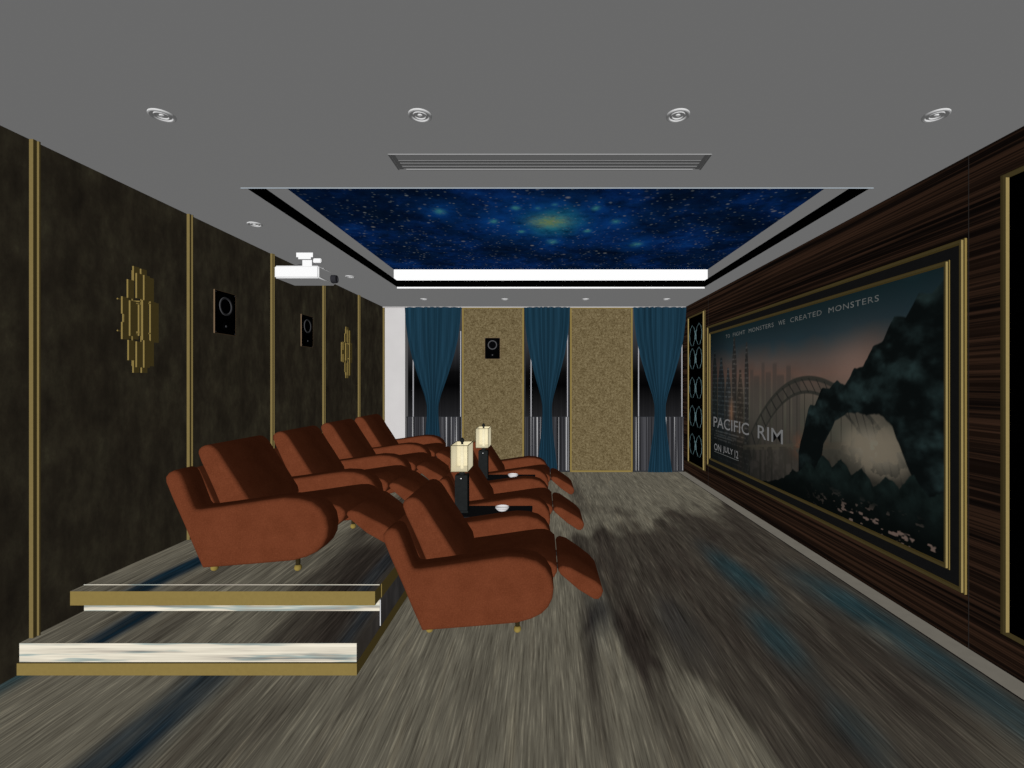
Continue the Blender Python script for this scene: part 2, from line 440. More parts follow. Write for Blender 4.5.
fl = struct(flat_grid('floor', XL, XR, YN, YB, 0.0, 0.02, carpet_colour, M['carpet']))
struct(boxes('trim_1', M['border'], None, (2.283, XR, YN, YB, -0.02, 0.004)))
struct(boxes('trim_2', M['dark_line'], None, (2.276, 2.283, YN, YB, -0.02, 0.003)))

# raised platform with two steps, beside the left wall
pl = struct(flat_grid('floor_platform', XL, PX, 2.64, YB, PZ, 0.016, platform_colour, M['carpet']))
tr = struct(flat_grid('floor_step', XL, PX, S1, S2 + 0.01, SZ, 0.016, platform_colour, M['carpet']))
boxes('riser', M['riser'], tr, (XL, PX - 0.002, S1, S1 + 0.02, 0.06, SZ - 0.002))
boxes('nosing', M['gold'], tr, (XL - 0.03, PX + 0.004, S1 - 0.012, S1 + 0.02, 0.0, 0.062))
boxes('riser', M['riser'], pl, (XL, PX - 0.002, S2, S2 + 0.015, SZ - 0.002, 0.24), (XL, PX - 0.002, S2 - 0.002, S2 + 0.002, PZ - 0.01, PZ + 0.0045))
boxes('nosing', M['gold'], pl, (XL - 0.03, PX, 2.643, S2 + 0.02, 0.232, PZ - 0.001))
# carpeted and gilded side of the platform, facing the room
Ys, Zs = np.meshgrid(np.linspace(S1, YB, 340), np.linspace(0.06, PZ, 12))
step_top = np.where(Ys < S2, SZ, 0.235)
Psd = np.stack([np.full_like(Ys, PX), Ys, np.minimum(Zs, step_top)], -1)
grid_mesh('side_carpet', Psd, np.clip(platform_colour(np.full_like(Ys, -1.1), Ys), 0, 1), M['carpet'], pl)
boxes('side_trim', M['gold'], pl, (PX - 0.012, PX + 0.004, S1 + 0.0202, YB, 0.0, 0.062))
boxes('side_nosing', M['gold'], pl, (PX - 0.012, PX + 0.004, S2 + 0.0202, YB, 0.232, PZ - 0.0015))
boxes('corner_edge', M['chrome'], pl, (PX + 0.0005, PX + 0.005, S2 - 0.003, S2 + 0.001, 0.075, 0.228))  # thin bright strip draws the highlight on the riser panel's edge

# ------------------------------------------------------------------ walls
struct(boxes('wall_left', M['leftwall'], None, (XL - 0.12, XL, YN, YB + 0.12, -0.05, 3.12)))
struct(boxes('wall_right', M['zebrano'], None, (XR, XR + 0.12, YN, YB + 0.12, -0.05, 3.12)))
i = 3
for y in (1.36, 2.432, 3.507, 4.580, 5.656, 6.737, 7.785):          # gilded double battens between the wall panels
    zb = 0.0 if y < S1 else (SZ if y < 2.6 else PZ)
    struct(boxes('trim_%d' % i, M['gold_batten'], None, (XL, XL + 0.022, y, y + 0.018, zb, ZC), (XL, XL + 0.027, y + 0.024, y + 0.032, zb, ZC), (XL, XL + 0.006, y + 0.018, y + 0.025, zb, ZC))); i += 1
for y in (2.606, 6.726):                                               # joints of the veneer panels
    struct(boxes('trim_%d' % i, M['dark_line'], None, (XR - 0.001, XR, y, y + 0.004, 0.0, ZC))); i += 1

xw0, xb1, xg1a, xg1b, xg2a, xg2b = -2.35, -2.351, -1.381, -0.331, 0.45, 1.511
wb = struct(boxes('wall_back', M['reveal'], None, (XL, XR, YB + 0.16, YB + 0.26, -0.05, 3.12)))
struct(boxes('wall_back_pier', M['whitewall'], None, (XL, xw0, YB, YB + 0.16, 0, ZC)))
for (a, b) in ((xg1a, xg1b), (xg2a, xg2b)):
    p = struct(boxes('wall_back_panel', M['wallpaper'], None, (a, b, YB, YB + 0.16, 0, ZC)))
    w = 0.028
    boxes('panel_frame', M['gold'], p, (a, a + w, YB - 0.012, YB, 0, ZC), (b - w, b, YB - 0.012, YB, 0, ZC), (a, b, YB - 0.012, YB, 0, w), (a, b, YB - 0.012, YB, ZC - w, ZC))
struct(boxes('trim_cornice', M['whitewall'], None, (XL, XR, YB - 0.03, YB, ZC - 0.013, ZC)))

# ------------------------------------------------------------------ windows, sheers and tied blue drapes
ZW = 0.933
bays = ((xb1, xg1a), (xg1b, xg2a), (xg2b, XR))
place = ('beside the white wall', 'between the two gold panels', 'in the corner by the dark wood wall')
shape = [(0.0, 0.46), (0.35, 0.36), (0.7, 0.25), (1.0, 0.205), (1.14, 0.21), (1.3, 0.29), (1.63, 0.53), (1.95, 0.74), (2.25, 0.89), (2.55, 0.97), (2.79, 1.0)]
def hw(z):
    for (a, wa), (b, wb_) in zip(shape, shape[1:]):
        if z <= b:
            t = (z - a) / (b - a); return wa + (wb_ - wa) * t
    return 1.0
for k, (a, b) in enumerate(bays):
    wn = struct(boxes('window_%d' % (k + 1), M['night'], None, (a + 0.02, b - 0.02, YB + 0.10, YB + 0.115, ZW, ZC - 0.01)))
    boxes('window_frame', M['bar_white'], wn, (a + 0.11, a + 0.126, YB + 0.07, YB + 0.10, ZW, ZC - 0.4), (b - 0.046, b - 0.03, YB + 0.07, YB + 0.10, ZW, ZC - 0.4))
    boxes('window_sill', M['reveal'], wn, (a, b, YB + 0.075, YB + 0.13, ZW - 0.02, ZW))
    # pleated sheer below the glass
    bm = bmesh.new(); n = 120; prev = None
    for j in range(n + 1):
        x = a + 0.015 + (b - a - 0.03) * j / n; y = YB + 0.06 + 0.008 * math.sin(j * 1.3) + 0.005 * math.sin(j * 0.47 + k)
        v = (bm.verts.new((x, y, 0.012)), bm.verts.new((x, y, ZW - 0.005)))
        if prev: bm.faces.new((prev[0], v[0], v[1], prev[1]))
        prev = v
    s = obj('sheer_curtain', bm, M['sheer'], None, True)
    tag(s, 'grey striped sheer behind the blue drape ' + place[k], 'sheer curtain', 'sheers under the windows')
    # drape
    root_c = (a + b) / 2 + (0.0, 0.0, 0.0)[k]; W = (b - a) / 2 - 0.004
    bm = bmesh.new(); rows, cols = 70, 180; vs = []
    for r in range(rows + 1):
        z = 0.008 + (ZC - 0.02) * r / rows; f = hw(z); row = []
        for c in range(cols + 1):
            sgn = -1 + 2 * c / cols
            ph = sgn * PI * 4.0 + 0.7 * math.sin(sgn * 5 + k) + 0.3
            amp = 0.010 + 0.022 * min(1, f)
            fold = amp * (0.9 - 1.5 * abs(math.cos(ph)) ** 0.8)
            x = root_c + W * f * (sgn + 0.012 * math.sin(ph * 1.0))
            y = YB - 0.075 + fold + 0.03 * f * sgn * sgn
            row.append(bm.verts.new((max(a - 0.0, min(b, x)), y, z)))
        vs.append(row)
    for r in range(rows):
        for c in range(cols): bm.faces.new((vs[r][c], vs[r][c + 1], vs[r + 1][c + 1], vs[r + 1][c]))
    d = obj('curtain', bm, M['curtain'], None, True)
    tag(d, 'petrol blue drape gathered at the waist ' + place[k], 'curtain', 'gathered blue drapes on the back wall')

# ------------------------------------------------------------------ ceiling with a sunk starry tray
X0, X1, Y0, Y1 = -2.0, 2.2, 3.043, 6.28
T = 0.022
cl = struct(boxes('ceiling', M['ceiling'], None, (XL, XR, YN, Y0, ZC, ZC + T), (XL, XR, Y1, YB, ZC, ZC + T), (XL, X0, Y0, Y1, ZC, ZC + T), (X1, XR, Y0, Y1, ZC, ZC + T)))
sb = 0.065
boxes('cove_dark_band', M['black'], cl, (X0 - 0.02, X0, Y0, Y1, ZC + T, 2.91), (X1, X1 + 0.02, Y0, Y1, ZC + T, 2.91),
      (X0 - 0.02, X1 + 0.02, Y1, Y1 + 0.02, ZC + T, 2.91), (X0 - 0.02, X1 + 0.02, Y0 - 0.02, Y0, ZC + T, 2.91))  # solid black bands: the dark of the cove gap put in as colour
boxes('tray_fascia', M['white'], cl, (X0 - sb - 0.05, X0 - sb, Y0 - sb, Y1 + sb, 2.905, 3.08), (X1 + sb, X1 + sb + 0.05, Y0 - sb, Y1 + sb, 2.905, 3.08),
      (X0 - sb, X1 + sb, Y1 + sb, Y1 + sb + 0.05, 2.905, 3.08), (X0 - sb, X1 + sb, Y0 - sb - 0.05, Y0 - sb, 2.905, 3.08))
boxes('edge_bead', M['bead'], cl, (X0, X1 - 0.02, Y0 - 0.006, Y0, ZC - 0.0055, ZC))
st = boxes('star_panel', M['stars'], None, (X0 - sb - 0.04, X1 + sb + 0.04, Y0 - sb - 0.04, Y1 + sb + 0.04, 3.076, 3.10))
tag(st, 'deep blue starry sky panel filling the recessed ceiling tray', 'ceiling panel')

# air vent
vt = thing('air_vent', 'long grey slotted air vent in the ceiling before the starry tray', 'vent', (0.036, 2.68, ZC))
L2, a, b = 0.912, -0.092, 0.094
boxes('vent_frame', M['vent_edge'], vt, (-L2, L2, a, a + 0.004, -0.006, 0), (-L2 + 0.05, L2 - 0.05, b - 0.006, b, -0.007, 0), (-L2, -L2 + 0.008, a, b, -0.006, 0), (L2 - 0.008, L2, a, b, -0.006, 0))
boxes('backing', M['grey_vent'], vt, (-L2 + 0.012, L2 - 0.012, a + 0.006, b - 0.008, -0.002, 0))
for y in (-0.018, 0.014, 0.056):
    boxes('louver', M['grey_slat'], vt, (-L2 + 0.012, L2 - 0.012, y, y + 0.016, -0.004, -0.002))
for s in (-1, 1):
    boxes('end_cap', M['grey_slat'], vt, (s * (L2 - 0.024) - 0.012, s * (L2 - 0.024) + 0.012, a + 0.006, b - 0.008, -0.0045, -0.002))

# recessed downlights
def downlight(loc, label):
    t = thing('downlight', label, 'downlight', loc, 'recessed ceiling downlights')
    bm = bmesh.new(); bm_lathe(bm, [(0.056, 0.0), (0.055, -0.007), (0.05, -0.009), (0.043, -0.008), (0.040, 0.0)], 32); obj('trim_ring', bm, M['chrome'], t, True, angle=30)
    bm = bmesh.new(); bm_lathe(bm, [(0.040, -0.0015), (0.034, -0.0015)], 32); obj('baffle', bm, M['grey_vent'], t, True)
    bm = bmesh.new(); bm_lathe(bm, [(0.034, 0.0), (0.033, -0.007), (0.027, -0.007), (0.025, 0.0)], 32); obj('inner_ring', bm, M['chrome'], t, True, angle=30)
    bm = bmesh.new(); bm_lathe(bm, [(0.025, -0.001), (0.012, -0.001), (0.011, -0.007), (0.0001, -0.01)], 24); obj('bulb', bm, M['bulb'], t, True, angle=40)
    return t
ordn = ('first', 'second', 'third', 'fourth')
dl = None
for k, x in enumerate((-1.836, -0.594, 0.647, 1.889)):
    lab = '%s round downlight from the left wall in the row before the air vent' % ordn[k]
    dl = downlight((x, 2.214, ZC), lab) if dl is None else (dup(dl, (x, 2.214, ZC), lab) and dl)
for k, x in enumerate((-1.836, -0.594, 0.647, 1.889)):
    dup(dl, (x, 7.064, ZC), '%s small downlight from the left wall in the row above the curtains' % ordn[k])
dup(dl, (-2.342, 3.732, ZC), 'downlight beside the starry tray on the near side of the projector')
dup(dl, (-2.342, 5.57, ZC), 'downlight beside the starry tray just past the projector')

# ------------------------------------------------------------------ projector
pj = thing('projector', 'white ceiling projector on a short bracket by the left wall', 'projector', (-2.391, 4.63, ZC))
bm = bmesh.new(); bm_box(bm, -0.215, 0.215, -0.18, 0.18, -0.274, -0.153)
bmesh.ops.bevel(bm, geom=bm.edges[:], offset=0.012, segments=3, affect='EDGES'); obj('body', bm, M['white_metal'], pj, True, angle=50)
bm = bmesh.new(); bm_lathe(bm, [(0.036, 0.205), (0.041, 0.215), (0.042, 0.25), (0.038, 0.268), (0.03, 0.268), (0.026, 0.258), (0.0001, 0.264)], 24, 'x', (0, 0.10, -0.222)); obj('lens', bm, M['dark_grey'], pj, True, angle=40)
boxes('top_vent', M['chrome'], pj, (0.17, 0.205, -0.06, 0.0, -0.155, -0.148))
boxes('front_panel_line', M['grey_vent'], pj, (0.2145, 0.2165, -0.15, 0.15, -0.262, -0.256))
boxes('ceiling_plate', M['white_metal'], pj, (-0.055, 0.11, -0.08, 0.08, -0.045, 0.0), (-0.035, 0.09, -0.08, 0.08, -0.065, -0.045))
boxes('bracket_post', M['white_metal'], pj, (-0.01, 0.085, -0.05, 0.05, -0.155, -0.065))
boxes('bracket_arm', M['white_metal'], pj, (0.088, 0.172, -0.04, 0.02, -0.09, -0.045), bev=0.006)
for q, (x0_, s_) in enumerate(((-0.19, 0.0), (-0.1, 0.012))):
    bm = bmesh.new(); bm_tube(bm, [(x0_, 0.0 + s_, -0.155), (x0_ + 0.01, s_, -0.135), (x0_ + 0.06, s_, -0.115), (-0.03, s_, -0.09), (0.0, s_, -0.06)], 0.004, 8); obj('cable', bm, M['cable'], pj, True)

# ------------------------------------------------------------------ in-wall speakers
def speaker(loc, label, rot=0.0):
    """built facing -Y; turned to face +X on the left wall"""
    t = thing('wall_speaker', label, 'speaker', loc, 'black in-wall speakers'); t.rotation_euler.z = rot
    w, h = 0.131, 0.181
    boxes('edge_frame', M['speaker_edge'], t, (-w, -w + 0.005, -0.010, 0, -h, h), (w - 0.005, w, -0.010, 0, -h, h), (-w, w, -0.010, 0, -h, -h + 0.004), (-w, w, -0.010, 0, h - 0.004, h))
    boxes('baffle', M['speaker'], t, (-w + 0.005, w - 0.005, -0.0095, 0, -h + 0.004, h - 0.004))
    c = (0, 0, 0.058)
    bm = bmesh.new(); bm_lathe(bm, [(0.079, -0.010), (0.077, -0.0155), (0.066, -0.0155), (0.062, -0.011)], 36, 'y', c); wf = obj('woofer_ring', bm, M['speaker_ring'], t, True, angle=40)
    bm = bmesh.new(); bm_lathe(bm, [(0.062, -0.011), (0.03, -0.0105), (0.0001, -0.014)], 36, 'y', c); obj('woofer_cone', bm, M['cone'], t, True)
    bm = bmesh.new(); bm_lathe(bm, [(0.108, -0.0097), (0.106, -0.0112), (0.099, -0.0112), (0.097, -0.0097)], 36, 'y', c); obj('woofer_gasket', bm, M['cone'], t, True)
    bm = bmesh.new(); bm_lathe(bm, [(0.034, -0.0097), (0.032, -0.011), (0.018, -0.011), (0.012, -0.013), (0.0001, -0.0165)], 28, 'y', (0, 0, -0.112)); tw = obj('tweeter', bm, M['cone'], t, True)
    bm = bmesh.new(); bm_lathe(bm, [(0.011, -0.012), (0.009, -0.016), (0.0001, -0.018)], 20, 'y', (0, 0, -0.112)); obj('tweeter_dome', bm, M['speaker_ring'], tw, True)
    for sx in (-1, 1):
        for sz in (-1, 1):
            bm = bmesh.new(); bm_cyl(bm, (sx * 0.116, -0.0102, sz * 0.166), 0.004, 0.002, 'y', 10); obj('screw', bm, M['speaker_ring'], t)
    return t
sp = speaker((XL, 3.923, 2.104), 'black two-driver speaker on the left wall, next to the larger gold wall light', PI / 2)
o = dup(sp, (XL, 5.283, 2.104), 'smaller-looking black speaker on the left wall, below the projector')
o = dup(sp, (-0.866, YB, 2.097), 'black speaker on the gold wallpaper panel of the back wall'); o.rotation_euler.z = 0.0

# ------------------------------------------------------------------ gold bar wall lights
def wall_light(loc, label):
    t = thing('wall_light', label, 'wall light', loc, 'gold bar wall lights')
    # (offset along wall, distance out, z bottom, z top) of each upright bar
    bars = [(-0.111, 0.05, 0.019, 0.128), (-0.111, 0.05, -0.142, -0.034), (-0.085, 0.062, 0.124, 0.242), (-0.08, 0.062, -0.274, -0.145), (-0.084, 0.075, -0.119, 0.107),
            (-0.037, 0.055, 0.244, 0.338), (-0.037, 0.055, -0.353, -0.272), (-0.033, 0.072, 0.132, 0.294), (-0.033, 0.072, -0.317, -0.15), (0.03, 0.045, 0.293, 0.337), (0.035, 0.045, -0.352, -0.317),
            (-0.011, 0.092, -0.139, 0.123), (0.015, 0.045, -0.109, 0.097), (0.016, 0.078, 0.125, 0.292), (0.016, 0.078, -0.318, -0.134), (0.075, 0.055, 0.126, 0.290), (0.075, 0.055, -0.306, -0.135),
            (0.068, 0.075, -0.138, 0.127), (0.12, 0.05, -0.142, 0.129)]
    for (y, x, z0, z1) in bars:
        boxes('bar', M['gold'], t, (x, x + 0.010, y, y + 0.042, z0, z1))
    boxes('back_plate', M['gold'], t, (0, 0.012, -0.05, 0.06, -0.13, 0.13), bev=0.002)
    bm = bmesh.new()
    for z in (-0.09, 0.11): bm_tube(bm, [(0.045, -0.13, z), (0.045, 0.14, z)], 0.005, 8)
    for y in (-0.03, 0.045):
        for z in (-0.09, 0.11): bm_tube(bm, [(0.0, y, z), (0.10, y, z)], 0.005, 8)
    for z0, z1 in ((-0.31, 0.31),):
        for y in (-0.035, 0.03): bm_tube(bm, [(0.054, y, z0), (0.054, y, z1)], 0.004, 8)
    obj('rod_frame', bm, M['gold'], t, True, angle=40)
    return t
wl = wall_light((XL, 3.018, 1.93), 'gold bar wall light in the panel just before the first wall speaker')
dup(wl, (XL, 6.225, 1.93), 'gold bar wall light in the panel near the back corner, past the projector')

# ------------------------------------------------------------------ right wall: framed poster
PY0, PY1, PZ0, PZ1 = 2.618, 6.722, 0.305, 2.335      # outer frame
QY0, QY1, QZ0, QZ1 = 2.714, 6.625, 0.407, 2.236      # inner frame
fp = thing('framed_poster', 'huge gold-framed film poster on the dark striped wood wall facing the seats', 'poster', (XR, (PY0 + PY1) / 2, 0.305))
oy, oz = -(PY0 + PY1) / 2, -0.305
def ring_frame(name, mat, parent, y0, y1, z0, z1, w, d0, d1, oy=0, oz=0):
    return boxes(name, mat, parent, (-d1, -d0, y0 + oy, y0 + w + oy, z0 + oz, z1 + oz), (-d1, -d0, y1 - w + oy, y1 + oy, z0 + oz, z1 + oz),
                 (-d1, -d0, y0 + w + oy, y1 - w + oy, z0 + oz, z0 + w + oz), (-d1, -d0, y0 + w + oy, y1 - w + oy, z1 - w + oz, z1 + oz))
def picture_frame(kind, y0, y1, z0, z1, d0):
    ring_frame(kind + '_frame', M['gold_pale'], fp, y0 + 0.008, y1 - 0.008, z0 + 0.008, z1 - 0.008, 0.012, d0, d0 + 0.026, oy, oz)
    ring_frame(kind + '_fillet', M['gold'], fp, y0, y1, z0, z1, 0.008, d0, d0 + 0.013, oy, oz)
    ring_frame(kind + '_slip', M['gold'], fp, y0 + 0.02, y1 - 0.02, z0 + 0.02, z1 - 0.02, 0.010, d0, d0 + 0.018, oy, oz)
picture_frame('outer', PY0, PY1, PZ0, PZ1, 0.0)
boxes('mat_board', M['matboard'], fp, (-0.012, 0, PY0 + 0.02 + oy, PY1 - 0.02 + oy, PZ0 + 0.02 + oz, PZ1 - 0.02 + oz))
picture_frame('inner', QY0, QY1, QZ0, QZ1, 0.004)

# poster picture: u runs from the far end (left when facing it) to the near end, v upward
nu, nv = 620, 290
ua, va = np.linspace(0, 1, nu), np.linspace(0, 1, nv)
U, V = np.meshgrid(ua, va)
def lerp_cols(x, stops):
    out = np.zeros(x.shape + (3,))
    xs = [s[0] for s in stops]
    for ch in range(3): out[..., ch] = np.interp(x, xs, [s[1][ch] for s in stops])
    return out
def put(c, mask, col): return c + (np.asarray(col, float) - c) * np.clip(mask, 0, 1)[..., None]
asp = 2.14
n1 = fbm(U * 5 * asp, V * 5, 5); n2 = fbm(U * 22 * asp, V * 22, 9); n3 = fbm(U * 60 * asp, V * 40, 14)
A = lerp_cols(np.clip(V + 0.08 * (n1 - 0.5), 0, 1), [(0, (24, 24, 22)), (0.22, (44, 42, 37)), (0.4, (62, 61, 53)), (0.55, (74, 68, 60)), (0.66, (84, 66, 58)), (0.74, (70, 62, 58)), (0.86, (30, 42, 47)), (1.0, (17, 30, 33))])
A *= (0.62 + 0.38 * sstep(-0.05, 0.25, U) )[..., None]
A *= (0.86 + 0.28 * n1)[..., None]
A = put(A, 0.75 * np.exp(-(((U - 0.80) / 0.09) ** 2 + ((V - 0.66) / 0.13) ** 2)), (112, 90, 80))      # glow at the horizon
# far skyline in haze
for (c, w, h) in ((.34, .012, .70), (.37, .02, .66), (.41, .010, .74), (.44, .016, .68), (.475, .012, .73), (.505, .02, .66), (.545, .012, .71), (.58, .02, .64)):
    A = put(A, 0.55 * sstep(w, w * 0.8, np.abs(U - c)) * sstep(h, h - 0.02, V), (56, 51, 48))
# dark towers, left
for (c, w, h, col) in ((.045, .022, .86, (26, 31, 32)), (.105, .028, .80, (34, 40, 43)), (.165, .024, .72, (44, 48, 50)), (.215, .016, .93, (50, 48, 46)), (.26, .022, .70, (58, 52, 46)), (.305, .012, .88, (46, 45, 44))):
    taper = w * (1 - 0.75 * sstep(h - 0.22, h, V))
    m = sstep(taper + 0.004, taper, np.abs(U - c)) * sstep(h, h - 0.01, V)
    win = 0.75 + 0.5 * ((np.floor(V * 90) % 3) == 0) * (n3 > 0.45)
    A = put(A, 0.85 * m, (0, 0, 0)); A += (m * 0.85 * win * (0.6 + 0.7 * n2))[..., None] * np.array(col, float)
# arch bridge
def arch(u): return 0.63 - 0.52 * ((u - 0.63) / 0.36) ** 2
def arch2(u): return 0.56 - 0.50 * ((u - 0.63) / 0.31) ** 2
steel = (40, 40, 36)
inside = (U > 0.27) & (U < 0.99)
for fn, th in ((arch, 0.016), (arch2, 0.011)):
    A = put(A, 0.9 * sstep(th, th * 0.5, np.abs(V - fn(U))) * inside, steel)
t1, t2 = arch(U), arch2(U)
betw = (V < t1) & (V > t2) & inside
A = put(A, 0.35 * betw, steel)
A = put(A, 0.75 * betw * sstep(0.003, 0.0015, np.abs(((U * 34 + 2.2 * (V - t2) / np.maximum(t1 - t2, 1e-3) * 0.45) % 1) - 0.5) / 34), (28, 28, 26))
deck = 0.18 + 0.32 * (U - 0.3)
A = put(A, 0.7 * sstep(0.0022, 0.001, np.abs(((U * 30) % 1) - 0.5) / 30) * (V < t2) * (V > deck) * inside, (38, 37, 33))
A = put(A, 0.8 * sstep(0.02, 0.012, np.abs(V - deck)) * (U > 0.28) * (U < 0.9), (58, 54, 46))
A = put(A, 0.6 * (V < deck) * (U > 0.28) * sstep(0.35, 0.65, n2), (30, 29, 26))
# fires and haze
fire = np.exp(-(((U - 0.63) / 0.055) ** 2 + ((V - 0.27) / 0.07) ** 2)) * sstep(0.38, 0.62, n2)
A = put(A, 0.9 * fire, (112, 66, 46)); A = put(A, 0.5 * np.exp(-(((U - 0.19) / 0.018) ** 2 + ((V - 0.40) / 0.09) ** 2)), (150, 100, 70))
A = put(A, 0.55 * np.exp(-(((U - 0.55) / 0.08) ** 2 + ((V - 0.20) / 0.1) ** 2)) * n1 * 1.4, (74, 70, 62))
A = put(A, 0.9 * np.exp(-(((U - 0.845) / 0.085) ** 2 + ((V - 0.34) / 0.09) ** 2) ** 1.5), (118, 110, 96))
A = put(A, 0.75 * sstep(0.42, 0.5, n2) * np.exp(-(((U - 0.85) / 0.09) ** 2 + ((V - 0.33) / 0.11) ** 2) ** 3), (104, 96, 82))
# dark lower left behind the titles
A = put(A, 0.72 * sstep(0.30, 0.12, V) * sstep(0.42, 0.2, U), (14, 16, 16))
# overhanging dark cliff at the near end
jag = 0.05 * (fbm(U * 26, V * 6, 41) - 0.5) + 0.03 * (np.abs(((U * 19) % 1) - 0.5) * 2 - 0.5)
top = np.interp(U, [.58, .60, .64, .69, .74, .78, .82, .86, .90, .95, 1.0], [.16, .33, .50, .57, .60, .65, .71, .78, .85, .92, .95]) + jag
bot = np.interp(U, [.58, .62, .665, .69, .73, .78, .84, .89, .93, 1.0], [.02, .02, .06, .30, .42, .47, .48, .44, .28, .10]) + 0.05 * (fbm(U * 30, V * 3, 77) - 0.5)
cl_m = sstep(0, 0.008, top - V) * sstep(0, 0.01, V - bot) * (U > 0.59)
rock = 0.45 + 1.5 * n2 * sstep(0.35, 0.7, fbm(U * 9 * asp, V * 14, 60))
A = put(A, cl_m, (0, 0, 0)); A += (cl_m * rock)[..., None] * np.array((19, 27, 27), float)
# black foreground ridge
rt = np.interp(U, [.36, .5, .6, .7, .78, .86, .93, 1.0], [-0.02, .06, .17, .25, .24, .21, .25, .22]) + 0.05 * (np.abs(((U * 16) % 1) - 0.5) * 2 - 0.5) * (U > .55) + 0.03 * (n2 - 0.5)
rm = sstep(0, 0.008, rt - V)
A = put(A, rm, (0, 0, 0)); A += (rm * (0.4 + 1.2 * n2 * sstep(0.02, 0.2, V)))[..., None] * np.array((15, 22, 21), float)
specks = rm * sstep(0.66, 0.72, fbm(U * 34 * asp, V * 70, 91, 2)) * sstep(0.14, 0.04, V) * sstep(0.6, 0.8, U)
A = put(A, 0.9 * specks, (100, 84, 76))
for k in range(4):                                        # block of small print, too fine to read
    A = put(A, 0.5 * sstep(0.006, 0.003, np.abs(V - (0.235 - 0.019 * k))) * (U > 0.04) * (U < 0.25 - 0.02 * k) * (n3 > 0.42), (70, 70, 68))
A *= 0.95
y_of = lambda u: QY1 - 0.02 - u * (QY1 - QY0 - 0.04)
Ppos = np.stack([np.full_like(U, -0.0155), y_of(U) + oy, QZ0 + 0.02 + V * (QZ1 - QZ0 - 0.04) + oz], -1)
pp = grid_mesh('poster_print', Ppos, np.clip(srgb_lin(np.clip(A, 0, 255)) / AMB, 0, 1), M['print'], fp)

def lettering(name, text, y_left, y_right, zbase, cap, mat, parent, spacing=1.0, bold=0.0):
    cu = bpy.data.curves.new(name, 'FONT'); cu.body = text; cu.size = 1.0; cu.offset = bold; cu.space_character = spacing; cu.resolution_u = 3
    tmp = bpy.data.objects.new(name, cu); C.objects.link(tmp)
    bpy.context.view_layer.update()
    dg = bpy.context.evaluated_depsgraph_get()
    me = bpy.data.meshes.new_from_object(tmp.evaluated_get(dg))
    bpy.data.objects.remove(tmp)
    xs = [v.co.x for v in me.vertices]; ys = [v.co.y for v in me.vertices]
    x0, x1, y1 = min(xs), max(xs), max(ys); y0 = min(ys)
    for v in me.vertices:
        t = (v.co.x - x0) / (x1 - x0)
        v.co = Vector((-0.0165, y_left + (y_right - y_left) * t + oy, zbase + cap * (v.co.y - y0) / (y1 - y0) + oz))
    me.materials.clear(); me.materials.append(mat)
    ob = bpy.data.objects.new(name, me); C.objects.link(ob); ob.parent = parent
    return ob
words_ = 'TO FIGHT MONSTERS WE CREATED MONSTERS'.split()
at = 0
for wd in words_:                                        # the tagline, word by word, evenly set
    f0, f1 = at / 37.0, (at + len(wd) - 0.28) / 37.0; at += len(wd) + 1
    lettering('lettering', wd, 6.04 + (3.262 - 6.04) * f0, 6.04 + (3.262 - 6.04) * f1, 2.095, 0.046, M['lettering_dim'], pp, 1.12)
lettering('lettering', 'PACIFIC', 6.475, 5.36, 0.895, 0.145, M['lettering'], pp, 1.0, 0.004)
lettering('lettering', 'RIM', 5.14, 4.60, 0.895, 0.145, M['lettering'], pp, 1.0, 0.004)
for wd, a_, b_ in (('ON', 6.45, 6.20), ('JULY', 6.13, 5.81), ('12', 5.76, 5.655)):
    lettering('lettering', wd, a_, b_, 0.575, 0.095, M['lettering'], pp, 1.0, 0.010)
boxes('underline', M['lettering_dim'], pp, (-0.0165, -0.0157, 5.65 + oy, 6.45 + oy, 0.552 + oz, 0.558 + oz))

# lattice panels either side of the poster
def lattice(loc, label, Wd=0.735):
    t = thing('lattice_panel', label, 'wall panel', loc, 'black ring lattice panels')
    H = 2.381
    ring_frame('frame', M['gold_pale'], t, 0, Wd, 0, H, 0.016, 0.0, 0.024)
    ring_frame('frame_fillet', M['gold_batten'], t, -0.03, Wd + 0.03, -0.012, H + 0.012, 0.03, 0.0, 0.006)
    boxes('backing', M['black'], t, (-0.008, 0, 0.018, Wd - 0.018, 0.018, H - 0.018))
    for fr in (0.135, 0.29, 0.485, 0.675, 0.865):
        zc = H * (1 - fr)
        for s in (-1, 1):
            cy = Wd / 2 + s * 0.158
            bm = bmesh.new()
            pts = []
            for k in range(40):
                a_ = 2 * PI * k / 40; r_ = 1 + 0.05 * math.sin(9 * a_)
                pts.append((-0.014, cy + 0.132 * r_ * math.cos(a_), zc + 0.165 * r_ * math.sin(a_) * (1 - 0.12 * abs(math.cos(a_)))))
            bm_tube(bm, pts, 0.0032, 6, True)
            rg = obj('lattice_ring', bm, M['turquoise'], t, True)
        bm = bmesh.new()
        bm_tube(bm, [(-0.014, Wd / 2 - 0.02, zc - 0.07), (-0.014, Wd / 2 + 0.015, zc), (-0.014, Wd / 2 - 0.02, zc + 0.07)], 0.0045, 6)
        bm_tube(bm, [(-0.014, Wd / 2 + 0.02, zc - 0.07), (-0.014, Wd / 2 - 0.015, zc), (-0.014, Wd / 2 + 0.02, zc + 0.07)], 0.0045, 6)
        obj('lattice_knot', bm, M['turquoise'], t, True)
    return t
lp = lattice((XR, 6.885, 0.206), 'narrow black panel with turquoise ring lattice, between poster and blue drape')
lattice((XR, 1.29, 0.206), 'black gold-framed wall panel past the wide end of the poster, cut off by the frame', 1.10)

